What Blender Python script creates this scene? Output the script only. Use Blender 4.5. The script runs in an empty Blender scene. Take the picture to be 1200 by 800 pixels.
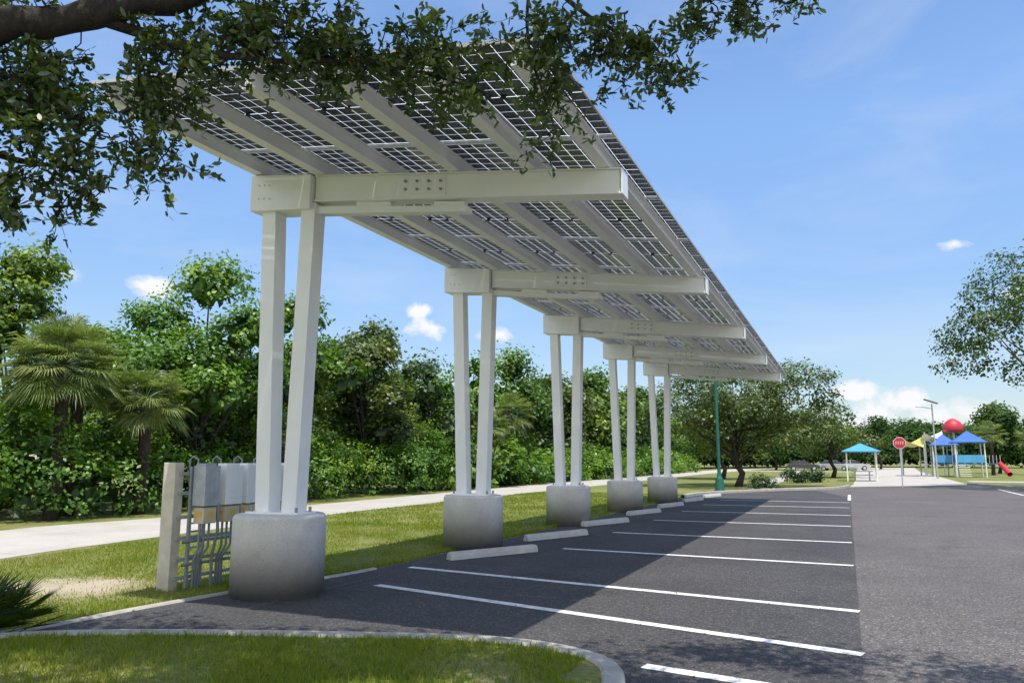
import bpy, math, numpy as np
from mathutils import Vector
rng=np.random.default_rng(7)
scene=bpy.context.scene
scene.view_settings.view_transform='Standard'
scene.view_settings.look='None'
scene.view_settings.exposure=0
scene.view_settings.gamma=1
COL=scene.collection

# ------------------------------------------------------------------ materials
def newmat(name):
    m=bpy.data.materials.new(name); m.use_nodes=True
    nt=m.node_tree; b=nt.nodes['Principled BSDF']
    return m,nt,b
def N(nt,t,**kw):
    n=nt.nodes.new(t)
    for k,v in kw.items(): setattr(n,k,v)
    return n
def noise(nt,vec,scale,detail=4,rough=.55,dist=0):
    n=N(nt,'ShaderNodeTexNoise'); n.inputs['Scale'].default_value=scale
    n.inputs['Detail'].default_value=detail; n.inputs['Roughness'].default_value=rough
    n.inputs['Distortion'].default_value=dist
    if vec is not None: nt.links.new(vec,n.inputs['Vector'])
    return n.outputs['Fac']
def ramp(nt,fac,stops):
    r=N(nt,'ShaderNodeValToRGB'); e=r.color_ramp.elements
    while len(e)<len(stops): e.new(.5)
    for i,(p,c) in enumerate(stops):
        e[i].position=p; e[i].color=(c[0],c[1],c[2],1) if hasattr(c,'__len__') else (c,c,c,1)
    nt.links.new(fac,r.inputs['Fac']); return r.outputs['Color']
def mixc(nt,a,b,f,mode='MIX'):
    m=N(nt,'ShaderNodeMix',data_type='RGBA',blend_type=mode)
    for s,v in ((m.inputs[6],a),(m.inputs[7],b),(m.inputs[0],f)):
        if isinstance(v,bpy.types.NodeSocket): nt.links.new(v,s)
        elif hasattr(v,'__len__'): s.default_value=(v[0],v[1],v[2],1)
        else: s.default_value=v
    return m.outputs[2]
def math_(nt,op,a,b=None,c=None,clamp=False):
    m=N(nt,'ShaderNodeMath',operation=op); m.use_clamp=clamp
    for i,v in enumerate((a,b,c)):
        if v is None: continue
        if isinstance(v,bpy.types.NodeSocket): nt.links.new(v,m.inputs[i])
        else: m.inputs[i].default_value=v
    return m.outputs[0]
def bump(nt,b,h,strength=.3,dist=.01):
    n=N(nt,'ShaderNodeBump'); n.inputs['Strength'].default_value=strength; n.inputs['Distance'].default_value=dist
    nt.links.new(h,n.inputs['Height']); nt.links.new(n.outputs[0],b.inputs['Normal'])
def objco(nt):
    return N(nt,'ShaderNodeTexCoord').outputs['Object']
def simple(name,col,rough=.5,metal=0,var=.12,scale=3,bmp=0):
    m,nt,b=newmat(name); co=objco(nt)
    f=noise(nt,co,scale,3,.6)
    lo=[c*(1-var) for c in col]; hi=[min(1,c*(1+var)) for c in col]
    nt.links.new(ramp(nt,f,[(.3,lo),(.7,hi)]),b.inputs['Base Color'])
    b.inputs['Roughness'].default_value=rough; b.inputs['Metallic'].default_value=metal
    if bmp: bump(nt,b,noise(nt,co,scale*20,3),bmp,.004)
    return m

M={}
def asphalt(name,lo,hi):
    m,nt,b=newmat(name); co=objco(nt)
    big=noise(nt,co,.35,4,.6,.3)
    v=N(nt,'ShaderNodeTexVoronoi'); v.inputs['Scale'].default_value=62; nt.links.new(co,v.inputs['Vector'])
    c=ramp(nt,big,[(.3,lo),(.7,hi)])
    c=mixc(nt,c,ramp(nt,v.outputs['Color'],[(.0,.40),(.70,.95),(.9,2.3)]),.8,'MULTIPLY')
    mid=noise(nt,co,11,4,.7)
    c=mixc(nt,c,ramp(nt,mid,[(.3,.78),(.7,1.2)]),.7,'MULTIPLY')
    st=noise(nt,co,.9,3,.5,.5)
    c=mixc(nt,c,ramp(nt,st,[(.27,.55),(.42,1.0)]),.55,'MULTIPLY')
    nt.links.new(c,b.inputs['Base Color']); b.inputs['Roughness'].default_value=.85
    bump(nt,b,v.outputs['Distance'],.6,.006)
    return m
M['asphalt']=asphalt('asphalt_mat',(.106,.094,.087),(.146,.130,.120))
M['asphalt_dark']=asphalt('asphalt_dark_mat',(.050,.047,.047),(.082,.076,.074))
def grassmat():
    m,nt,b=newmat('grass_ground_mat'); co=objco(nt)
    f1=noise(nt,co,.5,5,.65,.4); f2=noise(nt,co,25,3,.7)
    c=ramp(nt,f1,[(.28,(.090,.130,.018)),(.46,(.165,.195,.032)),(.58,(.23,.22,.068)),(.72,(.30,.25,.14))])
    c=mixc(nt,c,ramp(nt,f2,[(.3,.5),(.7,1.35)]),.8,'MULTIPLY')
    g=N(nt,'ShaderNodeVectorMath',operation='DISTANCE'); nt.links.new(co,g.inputs[0]); g.inputs[1].default_value=(-9.2,7.0,0)
    d=math_(nt,'ADD',g.outputs['Value'],math_(nt,'MULTIPLY',noise(nt,co,1.6,5,.7),2.6))
    k=math_(nt,'SUBTRACT',2.6,d,clamp=True)
    c=mixc(nt,c,(.46,.38,.27),k)
    nt.links.new(c,b.inputs['Base Color']); b.inputs['Roughness'].default_value=.95
    bump(nt,b,f2,.8,.03)
    return m
M['grass']=grassmat()
def concrete(name,lo,hi,sc=2.0,joints=None,stain=.5):
    m,nt,b=newmat(name); co=objco(nt)
    f=noise(nt,co,sc,5,.65,.3); f2=noise(nt,co,sc*30,3,.6)
    c=ramp(nt,f,[(.3,lo),(.7,hi)])
    c=mixc(nt,c,ramp(nt,f2,[(.3,.82),(.7,1.12)]),.7,'MULTIPLY')
    vz=noise(nt,co,sc*3,4,.7,1.5)
    c=mixc(nt,c,ramp(nt,vz,[(.28,.72),(.45,1)]),stain,'MULTIPLY')
    if joints:
        sx=N(nt,'ShaderNodeSeparateXYZ'); nt.links.new(co,sx.inputs[0])
        fr=math_(nt,'PINGPONG',sx.outputs['Y'],joints/2)
        c=mixc(nt,c,ramp(nt,fr,[(.008,.55),(.02,1)]),.8,'MULTIPLY')
    nt.links.new(c,b.inputs['Base Color']); b.inputs['Roughness'].default_value=.88
    bump(nt,b,f2,.35,.006)
    return m
M['concrete_road']=concrete('concrete_road_mat',(.42,.38,.325),(.52,.48,.42),.8,4.5,.4)
M['concrete']=concrete('concrete_mat',(.46,.445,.41),(.58,.56,.52),3)
M['pier']=concrete('pier_concrete_mat',(.60,.58,.54),(.75,.725,.68),2.2,None,.45)
M['kerb']=concrete('kerb_mat',(.34,.315,.27),(.50,.465,.41),4)
def paintm():
    m,nt,b=newmat('road_paint_mat'); co=objco(nt)
    f=noise(nt,co,9,6,.75); f2=noise(nt,co,60,3,.7)
    w=math_(nt,'ADD',math_(nt,'MULTIPLY',f,.6),math_(nt,'MULTIPLY',f2,.4))
    nt.links.new(ramp(nt,w,[(.37,(.16,.155,.15)),(.44,(.68,.67,.64)),(.6,(.86,.85,.83))]),b.inputs['Base Color'])
    b.inputs['Roughness'].default_value=.7; return m
M['paint']=paintm()
M['white']=simple('white_painted_steel_mat',(.89,.89,.875),.42,0,.025,1.2)
M['alu']=simple('aluminium_mat',(.55,.56,.57),.4,.3,.05,4)
M['galv']=simple('galvanised_mat',(.42,.44,.46),.5,.4,.15,8)
M['bolt']=simple('bolt_mat',(.30,.30,.30),.45,.6,.1,20)
M['post']=simple('rack_post_mat',(.60,.54,.44),.8,0,.14,6,.2)
M['inverter']=simple('inverter_white_mat',(.86,.86,.84),.4,0,.02,3)
M['beige']=simple('beige_box_mat',(.60,.51,.33),.6,0,.06,4)
M['conduit']=simple('conduit_mat',(.25,.27,.30),.55,0,.1,6)
M['green_metal']=simple('green_metal_mat',(.012,.11,.08),.4,0,.1,3)
M['blue']=simple('blue_fabric_mat',(.03,.12,.40),.6,0,.12,2)
M['lightblue']=simple('light_blue_mat',(.08,.34,.60),.5,0,.1,2)
M['red']=simple('red_mat',(.50,.03,.05),.5,0,.1,2)
M['yellow']=simple('yellow_mat',(.62,.56,.16),.6,0,.1,2)
M['sailwhite']=simple('sail_white_mat',(.75,.76,.66),.7,0,.08,2)
M['dark']=simple('dark_mat',(.02,.02,.022),.5,0,.2,5)
M['cardark']=simple('car_dark_mat',(.05,.05,.06),.3,0,.05,2)
M['carsilver']=simple('car_silver_mat',(.48,.49,.50),.3,.4,.05,2)
M['glassdark']=simple('car_glass_mat',(.02,.025,.03),.1,0,.1,2)
M['label']=simple('label_mat',(.75,.45,.08),.6,0,.1,10)
def barkm():
    m,nt,b=newmat('bark_mat'); co=objco(nt)
    mp=N(nt,'ShaderNodeMapping'); mp.inputs['Scale'].default_value=(1,1,.3); nt.links.new(co,mp.inputs[0])
    f=noise(nt,mp.outputs[0],22,6,.75,.8)
    nt.links.new(ramp(nt,f,[(.3,(.014,.011,.009)),(.65,(.065,.052,.040))]),b.inputs['Base Color'])
    b.inputs['Roughness'].default_value=.95; bump(nt,b,f,1.0,.04); return m
M['bark']=barkm()
def leafm(name,stops,trans=.35,tcol=1.6,gloss=.05,big=None):
    m,nt,b=newmat(name); nt.nodes.remove(b)
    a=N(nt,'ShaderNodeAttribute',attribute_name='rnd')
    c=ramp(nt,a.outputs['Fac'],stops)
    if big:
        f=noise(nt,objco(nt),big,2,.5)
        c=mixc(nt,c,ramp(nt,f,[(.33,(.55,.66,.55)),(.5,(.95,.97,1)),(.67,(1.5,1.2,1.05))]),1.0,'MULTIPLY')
    d=N(nt,'ShaderNodeBsdfDiffuse'); nt.links.new(c,d.inputs['Color'])
    t=N(nt,'ShaderNodeBsdfTranslucent')
    cc=mixc(nt,c,(tcol*1.05,tcol*1.15,tcol*.5),1.0,'MULTIPLY'); nt.links.new(cc,t.inputs['Color'])
    mx=N(nt,'ShaderNodeMixShader'); mx.inputs[0].default_value=trans
    nt.links.new(d.outputs[0],mx.inputs[1]); nt.links.new(t.outputs[0],mx.inputs[2])
    out=mx.outputs[0]
    if gloss:
        g=N(nt,'ShaderNodeBsdfGlossy'); g.inputs['Roughness'].default_value=.45; g.inputs['Color'].default_value=(.9,.95,1,1)
        m2=N(nt,'ShaderNodeMixShader'); m2.inputs[0].default_value=gloss
        nt.links.new(out,m2.inputs[1]); nt.links.new(g.outputs[0],m2.inputs[2]); out=m2.outputs[0]
    nt.links.new(out,nt.nodes['Material Output'].inputs['Surface'])
    return m
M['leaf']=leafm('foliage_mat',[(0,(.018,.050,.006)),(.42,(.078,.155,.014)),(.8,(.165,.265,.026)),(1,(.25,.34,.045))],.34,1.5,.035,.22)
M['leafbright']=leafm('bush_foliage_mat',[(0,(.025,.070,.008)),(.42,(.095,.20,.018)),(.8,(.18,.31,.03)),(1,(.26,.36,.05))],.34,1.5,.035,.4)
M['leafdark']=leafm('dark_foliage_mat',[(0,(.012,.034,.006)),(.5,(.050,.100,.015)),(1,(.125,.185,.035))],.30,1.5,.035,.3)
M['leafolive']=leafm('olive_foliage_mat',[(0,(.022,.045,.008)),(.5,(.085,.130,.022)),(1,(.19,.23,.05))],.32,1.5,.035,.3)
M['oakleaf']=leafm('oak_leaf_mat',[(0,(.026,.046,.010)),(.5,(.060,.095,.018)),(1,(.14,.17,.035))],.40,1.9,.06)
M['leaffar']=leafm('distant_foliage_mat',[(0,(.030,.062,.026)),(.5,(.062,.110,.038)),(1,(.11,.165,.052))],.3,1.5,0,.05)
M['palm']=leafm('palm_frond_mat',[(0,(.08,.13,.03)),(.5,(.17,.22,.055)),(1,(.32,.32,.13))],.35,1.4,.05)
M['blade']=leafm('grass_blade_mat',[(0,(.10,.16,.018)),(.5,(.20,.25,.030)),(.85,(.29,.30,.06)),(1,(.42,.36,.18))],.35,1.25,0)
def solar():
    m,nt,b=newmat('solar_cell_mat')
    uv=N(nt,'ShaderNodeUVMap'); sx=N(nt,'ShaderNodeSeparateXYZ'); nt.links.new(uv.outputs[0],sx.inputs[0])
    p=.1633
    e1=math_(nt,'LESS_THAN',math_(nt,'PINGPONG',sx.outputs['X'],p/2),.0032)
    e2=math_(nt,'LESS_THAN',math_(nt,'PINGPONG',sx.outputs['Y'],p/2),.0022)
    e3=math_(nt,'LESS_THAN',math_(nt,'PINGPONG',sx.outputs['Y'],p*6/2*1.0),.006)
    g=math_(nt,'MAXIMUM',math_(nt,'MAXIMUM',e1,e2),e3)
    co=objco(nt); f=noise(nt,co,.7,2)
    nt.links.new(ramp(nt,f,[(.3,(.012,.016,.026)),(.7,(.026,.030,.042))]),b.inputs['Base Color'])
    b.inputs['Roughness'].default_value=.22; b.inputs['Specular IOR Level'].default_value=.38
    tr=N(nt,'ShaderNodeBsdfTransparent'); tr.inputs[0].default_value=(.85,.9,.9,1)
    tl=N(nt,'ShaderNodeBsdfTranslucent'); tl.inputs[0].default_value=(.8,.82,.82,1)
    m1=N(nt,'ShaderNodeMixShader'); m1.inputs[0].default_value=.72
    nt.links.new(tr.outputs[0],m1.inputs[1]); nt.links.new(tl.outputs[0],m1.inputs[2])
    m2=N(nt,'ShaderNodeMixShader'); nt.links.new(g,m2.inputs[0])
    nt.links.new(b.outputs[0],m2.inputs[1]); nt.links.new(m1.outputs[0],m2.inputs[2])
    nt.links.new(m2.outputs[0],nt.nodes['Material Output'].inputs['Surface'])
    return m
M['solar']=solar()

# ------------------------------------------------------------------ mesh helpers
def empty(name,loc=(0,0,0)):
    o=bpy.data.objects.new(name,None); o.location=loc; COL.objects.link(o); o.empty_display_size=.3; return o
class B:
    def __init__(s): s.v=[]; s.f=[]
    def add(s,vs,fs):
        n=len(s.v); s.v+= [tuple(map(float,v)) for v in vs]; s.f+=[tuple(i+n for i in f) for f in fs]
    def box(s,c,d,rz=0):
        x,y,z=[k/2 for k in d]; cr,sr=math.cos(rz),math.sin(rz)
        vs=[]
        for sx,sy_,sz in ((-1,-1,-1),(1,-1,-1),(1,1,-1),(-1,1,-1),(-1,-1,1),(1,-1,1),(1,1,1),(-1,1,1)):
            a,b_=sx*x,sy_*y; vs.append((c[0]+a*cr-b_*sr,c[1]+a*sr+b_*cr,c[2]+sz*z))
        s.add(vs,[(3,2,1,0),(4,5,6,7),(0,1,5,4),(1,2,6,5),(2,3,7,6),(3,0,4,7)])
    def bar(s,p0,p1,w,d):
        vs=[]
        for p in (p0,p1):
            for a,b_ in ((-1,-1),(1,-1),(1,1),(-1,1)): vs.append((p[0]+a*w/2,p[1]+b_*d/2,p[2]))
        s.add(vs,[(3,2,1,0),(4,5,6,7),(0,1,5,4),(1,2,6,5),(2,3,7,6),(3,0,4,7)])
    def prism_xz(s,pts,y0,y1):
        n=len(pts); vs=[(p[0],y0,p[1]) for p in pts]+[(p[0],y1,p[1]) for p in pts]
        s.add(vs,[tuple(range(n)),tuple(range(2*n-1,n-1,-1))]+[(i,i+n,(i+1)%n+n,(i+1)%n) for i in range(n)])
    def tube(s,pts,rs,seg=8,cap=True):
        pts=[Vector(p) for p in pts]; n=len(pts)
        up=Vector((0,0,1)); base=len(s.v); prev=None
        for i,p in enumerate(pts):
            t=(pts[min(i+1,n-1)]-pts[max(i-1,0)]).normalized()
            if prev is None:
                a=t.cross(up)
                if a.length<.1: a=t.cross(Vector((1,0,0)))
            else: a=prev-t*prev.dot(t)
            a.normalize(); prev=a; b_=t.cross(a)
            r=rs[i] if hasattr(rs,'__len__') else rs
            for k in range(seg):
                th=2*math.pi*k/seg; q=p+(a*math.cos(th)+b_*math.sin(th))*r
                s.v.append(tuple(q))
        for i in range(n-1):
            for k in range(seg):
                k2=(k+1)%seg
                s.f.append((base+i*seg+k,base+i*seg+k2,base+(i+1)*seg+k2,base+(i+1)*seg+k))
        if cap:
            s.f.append(tuple(base+k for k in range(seg))[::-1]); s.f.append(tuple(base+(n-1)*seg+k for k in range(seg)))
    def lathe(s,c,prof,seg=24,rz=0):
        base=len(s.v); n=len(prof)
        for r,z in prof:
            for k in range(seg):
                th=2*math.pi*k/seg+rz; s.v.append((c[0]+r*math.cos(th),c[1]+r*math.sin(th),c[2]+z))
        for i in range(n-1):
            for k in range(seg):
                k2=(k+1)%seg; s.f.append((base+i*seg+k,base+i*seg+k2,base+(i+1)*seg+k2,base+(i+1)*seg+k))
        s.f.append(tuple(base+k for k in range(seg))[::-1]); s.f.append(tuple(base+(n-1)*seg+k for k in range(seg)))
    def obj(s,name,mat,parent=None,smooth=False,bevel=0,seg=2):
        me=bpy.data.meshes.new(name); me.from_pydata(s.v,[],s.f); me.update()
        me.materials.append(mat)
        if smooth: me.polygons.foreach_set('use_smooth',[True]*len(me.polygons))
        o=bpy.data.objects.new(name,me); COL.objects.link(o)
        if parent: o.parent=parent
        if bevel:
            md=o.modifiers.new('bevel','BEVEL'); md.width=bevel; md.segments=seg; md.limit_method='ANGLE'
        if smooth and len(s.v)<20000: o.modifiers.new('ws','WEIGHTED_NORMAL')
        return o
def flat(name,pts,z,mat,parent=None):
    from mathutils.geometry import tessellate_polygon
    vs=[Vector((p[0],p[1],z)) for p in pts]
    tris=tessellate_polygon([vs]); b=B(); fs=[]
    for t in tris:
        a,b2,c=[vs[i] for i in t]
        fs.append(t if (b2-a).cross(c-a).z>0 else t[::-1])
    b.add(vs,fs)
    return b.obj(name,mat,parent)
def smoothline(pts,n=6):
    P=[np.array(p,float) for p in pts]; out=[]
    for i in range(len(P)-1):
        p0=P[max(i-1,0)];p1=P[i];p2=P[i+1];p3=P[min(i+2,len(P)-1)]
        for k in range(n):
            t=k/n; out.append(.5*((2*p1)+(-p0+p2)*t+(2*p0-5*p1+4*p2-p3)*t*t+(-p0+3*p1-3*p2+p3)*t**3))
    out.append(P[-1]); return out
def offset(pts,d):
    P=[np.array(p[:2],float) for p in pts]; out=[]
    for i,p in enumerate(P):
        t=P[min(i+1,len(P)-1)]-P[max(i-1,0)]; t/=np.linalg.norm(t)+1e-9
        out.append(p+np.array([-t[1],t[0]])*d)
    return out
def kerbsweep(name,pts,w,z0,z1,mat,parent=None):
    bv=.02
    L=offset(pts,w/2);R=offset(pts,-w/2); b=B(); n=len(pts)
    L2=offset(pts,w/2-bv);R2=offset(pts,-w/2+bv)
    vs=[]
    for i in range(n):
        vs+=[(*L[i],z0),(*L[i],z1-bv),(*L2[i],z1),(*R2[i],z1),(*R[i],z1-bv),(*R[i],z0)]
    fs=[]
    for i in range(n-1):
        for k in range(5):
            a=i*6+k; fs.append((a,a+1,a+7,a+6))
    b.add(vs,fs); return b.obj(name,mat,parent)
def strip(b,p0,p1,w,z):
    p0=np.array(p0,float);p1=np.array(p1,float);t=(p1-p0)/np.linalg.norm(p1-p0);nn=np.array([-t[1],t[0]])*w/2
    b.add([(*(p0-nn),z),(*(p1-nn),z),(*(p1+nn),z),(*(p0+nn),z)],[(0,1,2,3)])
def poly_np(name,V,k,rnd,mat,parent=None):
    n=V.shape[0]; me=bpy.data.meshes.new(name)
    me.vertices.add(n*k); me.vertices.foreach_set('co',V.reshape(-1).astype(np.float32))
    me.loops.add(n*k); me.loops.foreach_set('vertex_index',np.arange(n*k,dtype=np.int32))
    me.polygons.add(n); me.polygons.foreach_set('loop_start',np.arange(n,dtype=np.int32)*k)
    try: me.polygons.foreach_set('loop_total',np.full(n,k,dtype=np.int32))
    except Exception: pass
    me.update(calc_edges=True)
    a=me.attributes.new('rnd','FLOAT','POINT'); a.data.foreach_set('value',np.repeat(rnd,k).astype(np.float32))
    me.materials.append(mat)
    o=bpy.data.objects.new(name,me); COL.objects.link(o)
    if parent: o.parent=parent
    return o
def unit(a): return a/(np.linalg.norm(a,axis=-1,keepdims=True)+1e-9)
LEAF4=np.array([(-.5,0),(0,.5),(.5,0),(0,-.5)])
LEAF6=np.array([(-.5,0),(-.18,.45),(.22,.42),(.5,0),(.22,-.42),(-.18,-.45)])
def leafpolys(C,nrm,L,W,tmpl=LEAF4,dirs=None):
    n=len(C); nrm=unit(nrm)
    d=rng.normal(size=(n,3)) if dirs is None else dirs
    d=unit(d-nrm*np.sum(d*nrm,axis=1,keepdims=True)); s_=np.cross(nrm,d)
    L=np.broadcast_to(L,(n,));W=np.broadcast_to(W,(n,))
    return C[:,None,:]+d[:,None,:]*(tmpl[None,:,0]*L[:,None])[...,None]+s_[:,None,:]*(tmpl[None,:,1]*W[:,None])[...,None]
def crown(lobes,leaf,clump_r,density,per,asp=.6,inner=True,shell=(.72,1.08),flat_=.8):
    Cs=[];Ns=[];Rs=[];Ls=[]
    lob=np.array(lobes,float)
    for li,l in enumerate(lob):
        c=l[:3];r=l[3:]
        area=4*math.pi*((r[0]*r[1]+r[0]*r[2]+r[1]*r[2])/3)
        n=max(4,int(area*density))
        d=unit(rng.normal(size=(n,3))); d[:,2]=np.where(d[:,2]<-.5,-d[:,2]*.6,d[:,2]); d=unit(d)
        rad=rng.uniform(shell[0],shell[1],size=(n,1))
        p=c+d*r*rad
        keep=np.ones(n,bool)
        for lj,l2 in enumerate(lob):
            if lj==li: continue
            q=np.linalg.norm((p-l2[:3])/l2[3:],axis=1); keep&=q>.78
        p=p[keep];d=d[keep];n=len(p)
        if n==0: continue
        cr=rng.uniform(0,1,size=n)
        cs=clump_r*rng.uniform(.6,1.25,size=n)
        off=rng.normal(size=(n,per,3))*.5*cs[:,None,None]; off[...,2]*=flat_
        pos=p[:,None,:]+off
        nn=d[:,None,:]*.9+np.array([0,0,.55])+rng.normal(size=(n,per,3))*.5
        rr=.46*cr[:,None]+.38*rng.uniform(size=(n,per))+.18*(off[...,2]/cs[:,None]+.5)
        Cs.append(pos.reshape(-1,3));Ns.append(nn.reshape(-1,3));Rs.append(rr.reshape(-1));Ls.append(leaf*rng.uniform(.65,1.3,size=n*per))
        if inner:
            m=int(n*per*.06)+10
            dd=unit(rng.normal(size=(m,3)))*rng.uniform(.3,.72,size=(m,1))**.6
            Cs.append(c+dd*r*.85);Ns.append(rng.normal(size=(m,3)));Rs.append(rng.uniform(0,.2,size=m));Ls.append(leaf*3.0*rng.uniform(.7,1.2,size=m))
    C=np.concatenate(Cs);Nn=np.concatenate(Ns);R=np.clip(np.concatenate(Rs),0,1);L=np.concatenate(Ls)
    keep=C[:,2]>.05; C,Nn,R,L=C[keep],Nn[keep],R[keep],L[keep]
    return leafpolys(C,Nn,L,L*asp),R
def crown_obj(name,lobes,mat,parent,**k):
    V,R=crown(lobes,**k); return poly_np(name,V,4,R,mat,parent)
def make_tree(name,x,y,h,r,mat,leaf=.16,density=2.2,per=26,clump=.5,zb=None,nl=9,tr=.16,low=.35,inner=True):
    e=empty(name,(0,0,0)); lobes=[]
    zb=h*low if zb is None else zb
    for i in range(nl):
        a=rng.uniform(0,2*math.pi); q=math.sqrt(rng.uniform(0,1))*r*.75
        t=rng.uniform(0,1)
        z=zb+(h-zb)*(.18+.62*t*(1-.45*(q/r)**2)); rr=r*rng.uniform(.24,.44)
        lobes.append((x+q*math.cos(a),y+q*math.sin(a),z,rr,rr,rr*rng.uniform(.65,.9)))
    rr=r*.40; lobes.append((x+rng.normal()*.2,y+rng.normal()*.2,h-rr*.8,rr,rr,rr*.8))
    crown_obj('crown',lobes,mat,e,leaf=leaf,clump_r=clump,density=density,per=per,inner=inner)
    b=B(); top=zb+(h-zb)*.35
    b.tube([(x,y,-.05),(x+.05*r,y,zb*.5),(x-.04*r,y+.03*r,zb),(x,y,top)],[tr*1.35,tr,tr*.85,tr*.5],8)
    for l in lobes:
        z0=rng.uniform(zb*.6,top*.9); mid=((x+l[0])/2,(y+l[1])/2,(z0+l[2])/2+.15*r*.3)
        b.tube([(x,y,z0),mid,(l[0],l[1],l[2]+l[5]*.3)],[tr*.45,tr*.28,tr*.08],6)
    b.obj('trunk_and_limbs',M['bark'],e,True)
    return e

# ------------------------------------------------------------------ ground
gb=B(); gb.add([(-900,-900,0),(900,-900,0),(900,900,0),(-900,900,0)],[(0,1,2,3)])
gb.obj('grass_ground',M['grass'])
front=[(-12,2.3),(-9,3.2),(-7.6,4.05),(-6.95,4.42),(-6.45,4.8),(-5.75,5.17),(-5.05,5.44),(-4.35,5.69),(-3.6,5.94),(-2.9,6.12),(-2.3,6.10),(-1.82,5.87),(-1.58,5.45),(-1.50,4.8),(-1.50,3),(-1.50,-15)]
frontS=smoothline(front,5)
back=[(-7.5,4.5),(-7.2,5.2),(-7.12,6.2),(-7.02,7.0),(-6.9,7.7),(-6.6,8.9),(-6.45,10.5),(-6.42,14.6),(-6.42,21),(-6.42,33),(-6.1,36.5),(-4.7,39.6),(-2.5,43.6),(-.5,46.5),(0.0,50)]
backS=smoothline(back,4)
right=[(7.0,57),(7.6,54.5),(9.0,50.6),(12,49.2),(20,48),(60,46)]
rightS=smoothline(right,4)
asph=[tuple(p) for p in frontS[10:]]+[(60,-15)]+[tuple(p) for p in rightS[::-1]]+[tuple(p) for p in backS[::-1]]
flat('asphalt_parking_lot',asph,.004,M['asphalt'])
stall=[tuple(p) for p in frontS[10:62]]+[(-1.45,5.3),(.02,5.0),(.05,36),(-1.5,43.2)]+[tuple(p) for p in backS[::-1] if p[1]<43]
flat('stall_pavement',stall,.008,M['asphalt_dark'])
rn=[(-8,1),(-12.3,7.5),(-13.3,12.3),(-14.0,19),(-14.2,26),(-14.2,50),(-14.4,90),(-12,135),(-4,150)]
rf=[(-14.5,3),(-17.7,11.7),(-17.6,16),(-17.6,24),(-17.9,32),(-18.6,60),(-18.8,90),(-17,140),(-8,156)]
a=smoothline(rn,5);c_=smoothline(rf,5)
flat('concrete_road',[tuple(p) for p in a]+[tuple(p) for p in c_[::-1]],.006,M['concrete_road'])
lr=[(0.05,50.02)]+[(.3,55),(.6,70),(1.0,110),(2,170)]
rr=[(7.0,57.02),(7.2,62),(8,90),(9,120),(12,170)]
flat('entrance_road',lr+rr[::-1],.005,M['concrete_road'])
flat('path',[(-5.6,48),(-4.3,50),(-4.6,80),(-4.8,116),(-6.6,116),(-6.1,80)],.005,M['concrete_road'])
flat('cross_path',[(-15,112),(.9,108),(.9,113),(-15,118)],.009,M['concrete_road'])
flat('playground_path',[(8,64),(60,56),(60,59),(8.2,67.5)],.009,M['concrete_road'])
kerbsweep('kerb',frontS,.16,0,.125,M['kerb'])
isl=[tuple(p) for p in offset(frontS,-.07)]+[(-12,-15)]
flat('grass_island',isl,.105,M['grass'])
kerbsweep('kerb',backS[2:24],.11,-.02,.03,M['kerb'])
kerbsweep('kerb',backS[36:],.15,0,.13,M['kerb'])
kerbsweep('kerb',[tuple(p) for p in rightS],.15,0,.13,M['kerb'])
pb=B()
lines=[((-1.55,6.20),(.30,5.86)),((-5.63,8.69),(.03,7.26)),((-6.09,10.29),(.03,9.24)),((-4.80,13.49),(.0,13.1)),((-4.83,16.85),(0,16.63)),((-4.8,20.65),(0,20.6)),((-4.8,24.5),(0,24.55)),((-4.8,28.3),(0,28.4)),((-4.7,31.8),(0,31.8))]
for p,q in lines:
    n=12
    for i in range(n):
        t0=i/n;t1=(i+1)/n
        P0=np.array(p)*(1-t0)+np.array(q)*t0;P1=np.array(p)*(1-t1)+np.array(q)*t1
        strip(pb,P0,P1,.14,.012)
strip(pb,(.0,33.5),(.02,38.5),.12,.012)
strip(pb,(7.2,41.2),(7.4,49),.12,.008); strip(pb,(9.9,41.2),(10.1,48.5),.12,.008); strip(pb,(12.6,41),(12.8,48),.12,.008)
pb.obj('parking_markings',M['paint'])
def wheelstop(c,ang,L=1.85):
    b=B(); prof=[(-.085,0),(.085,0),(.075,.06),(.045,.12),(-.045,.12),(-.075,.06)]
    ys=[-L/2,-L/2+.05,L/2-.05,L/2]; sc=[.8,1,1,.8]; cr,sr=math.cos(ang),math.sin(ang); n=6; vs=[]
    for yy,k in zip(ys,sc):
        for px_,pz in prof:
            X=px_*k;Z=pz*(k if k==1 else .85); vs.append((c[0]+X*cr-yy*sr,c[1]+X*sr+yy*cr,.012+Z))
    fs=[tuple(range(n))[::-1],tuple(range(3*n,4*n))]
    for i in range(3):
        for k in range(n): fs.append((i*n+k,i*n+(k+1)%n,(i+1)*n+(k+1)%n,(i+1)*n+k))
    b.add(vs,fs); return b.obj('wheel_stop',M['concrete'])
for (c,a_) in [((-5.52,12.06),-27),((-5.56,15.25),-22),((-5.6,18.9),-20),((-5.6,22.9),-16),((-5.6,26.7),-13),((-5.55,30.6),-12),((-5.4,34.3),-12)]:
    wheelstop(c,math.radians(a_))

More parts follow.
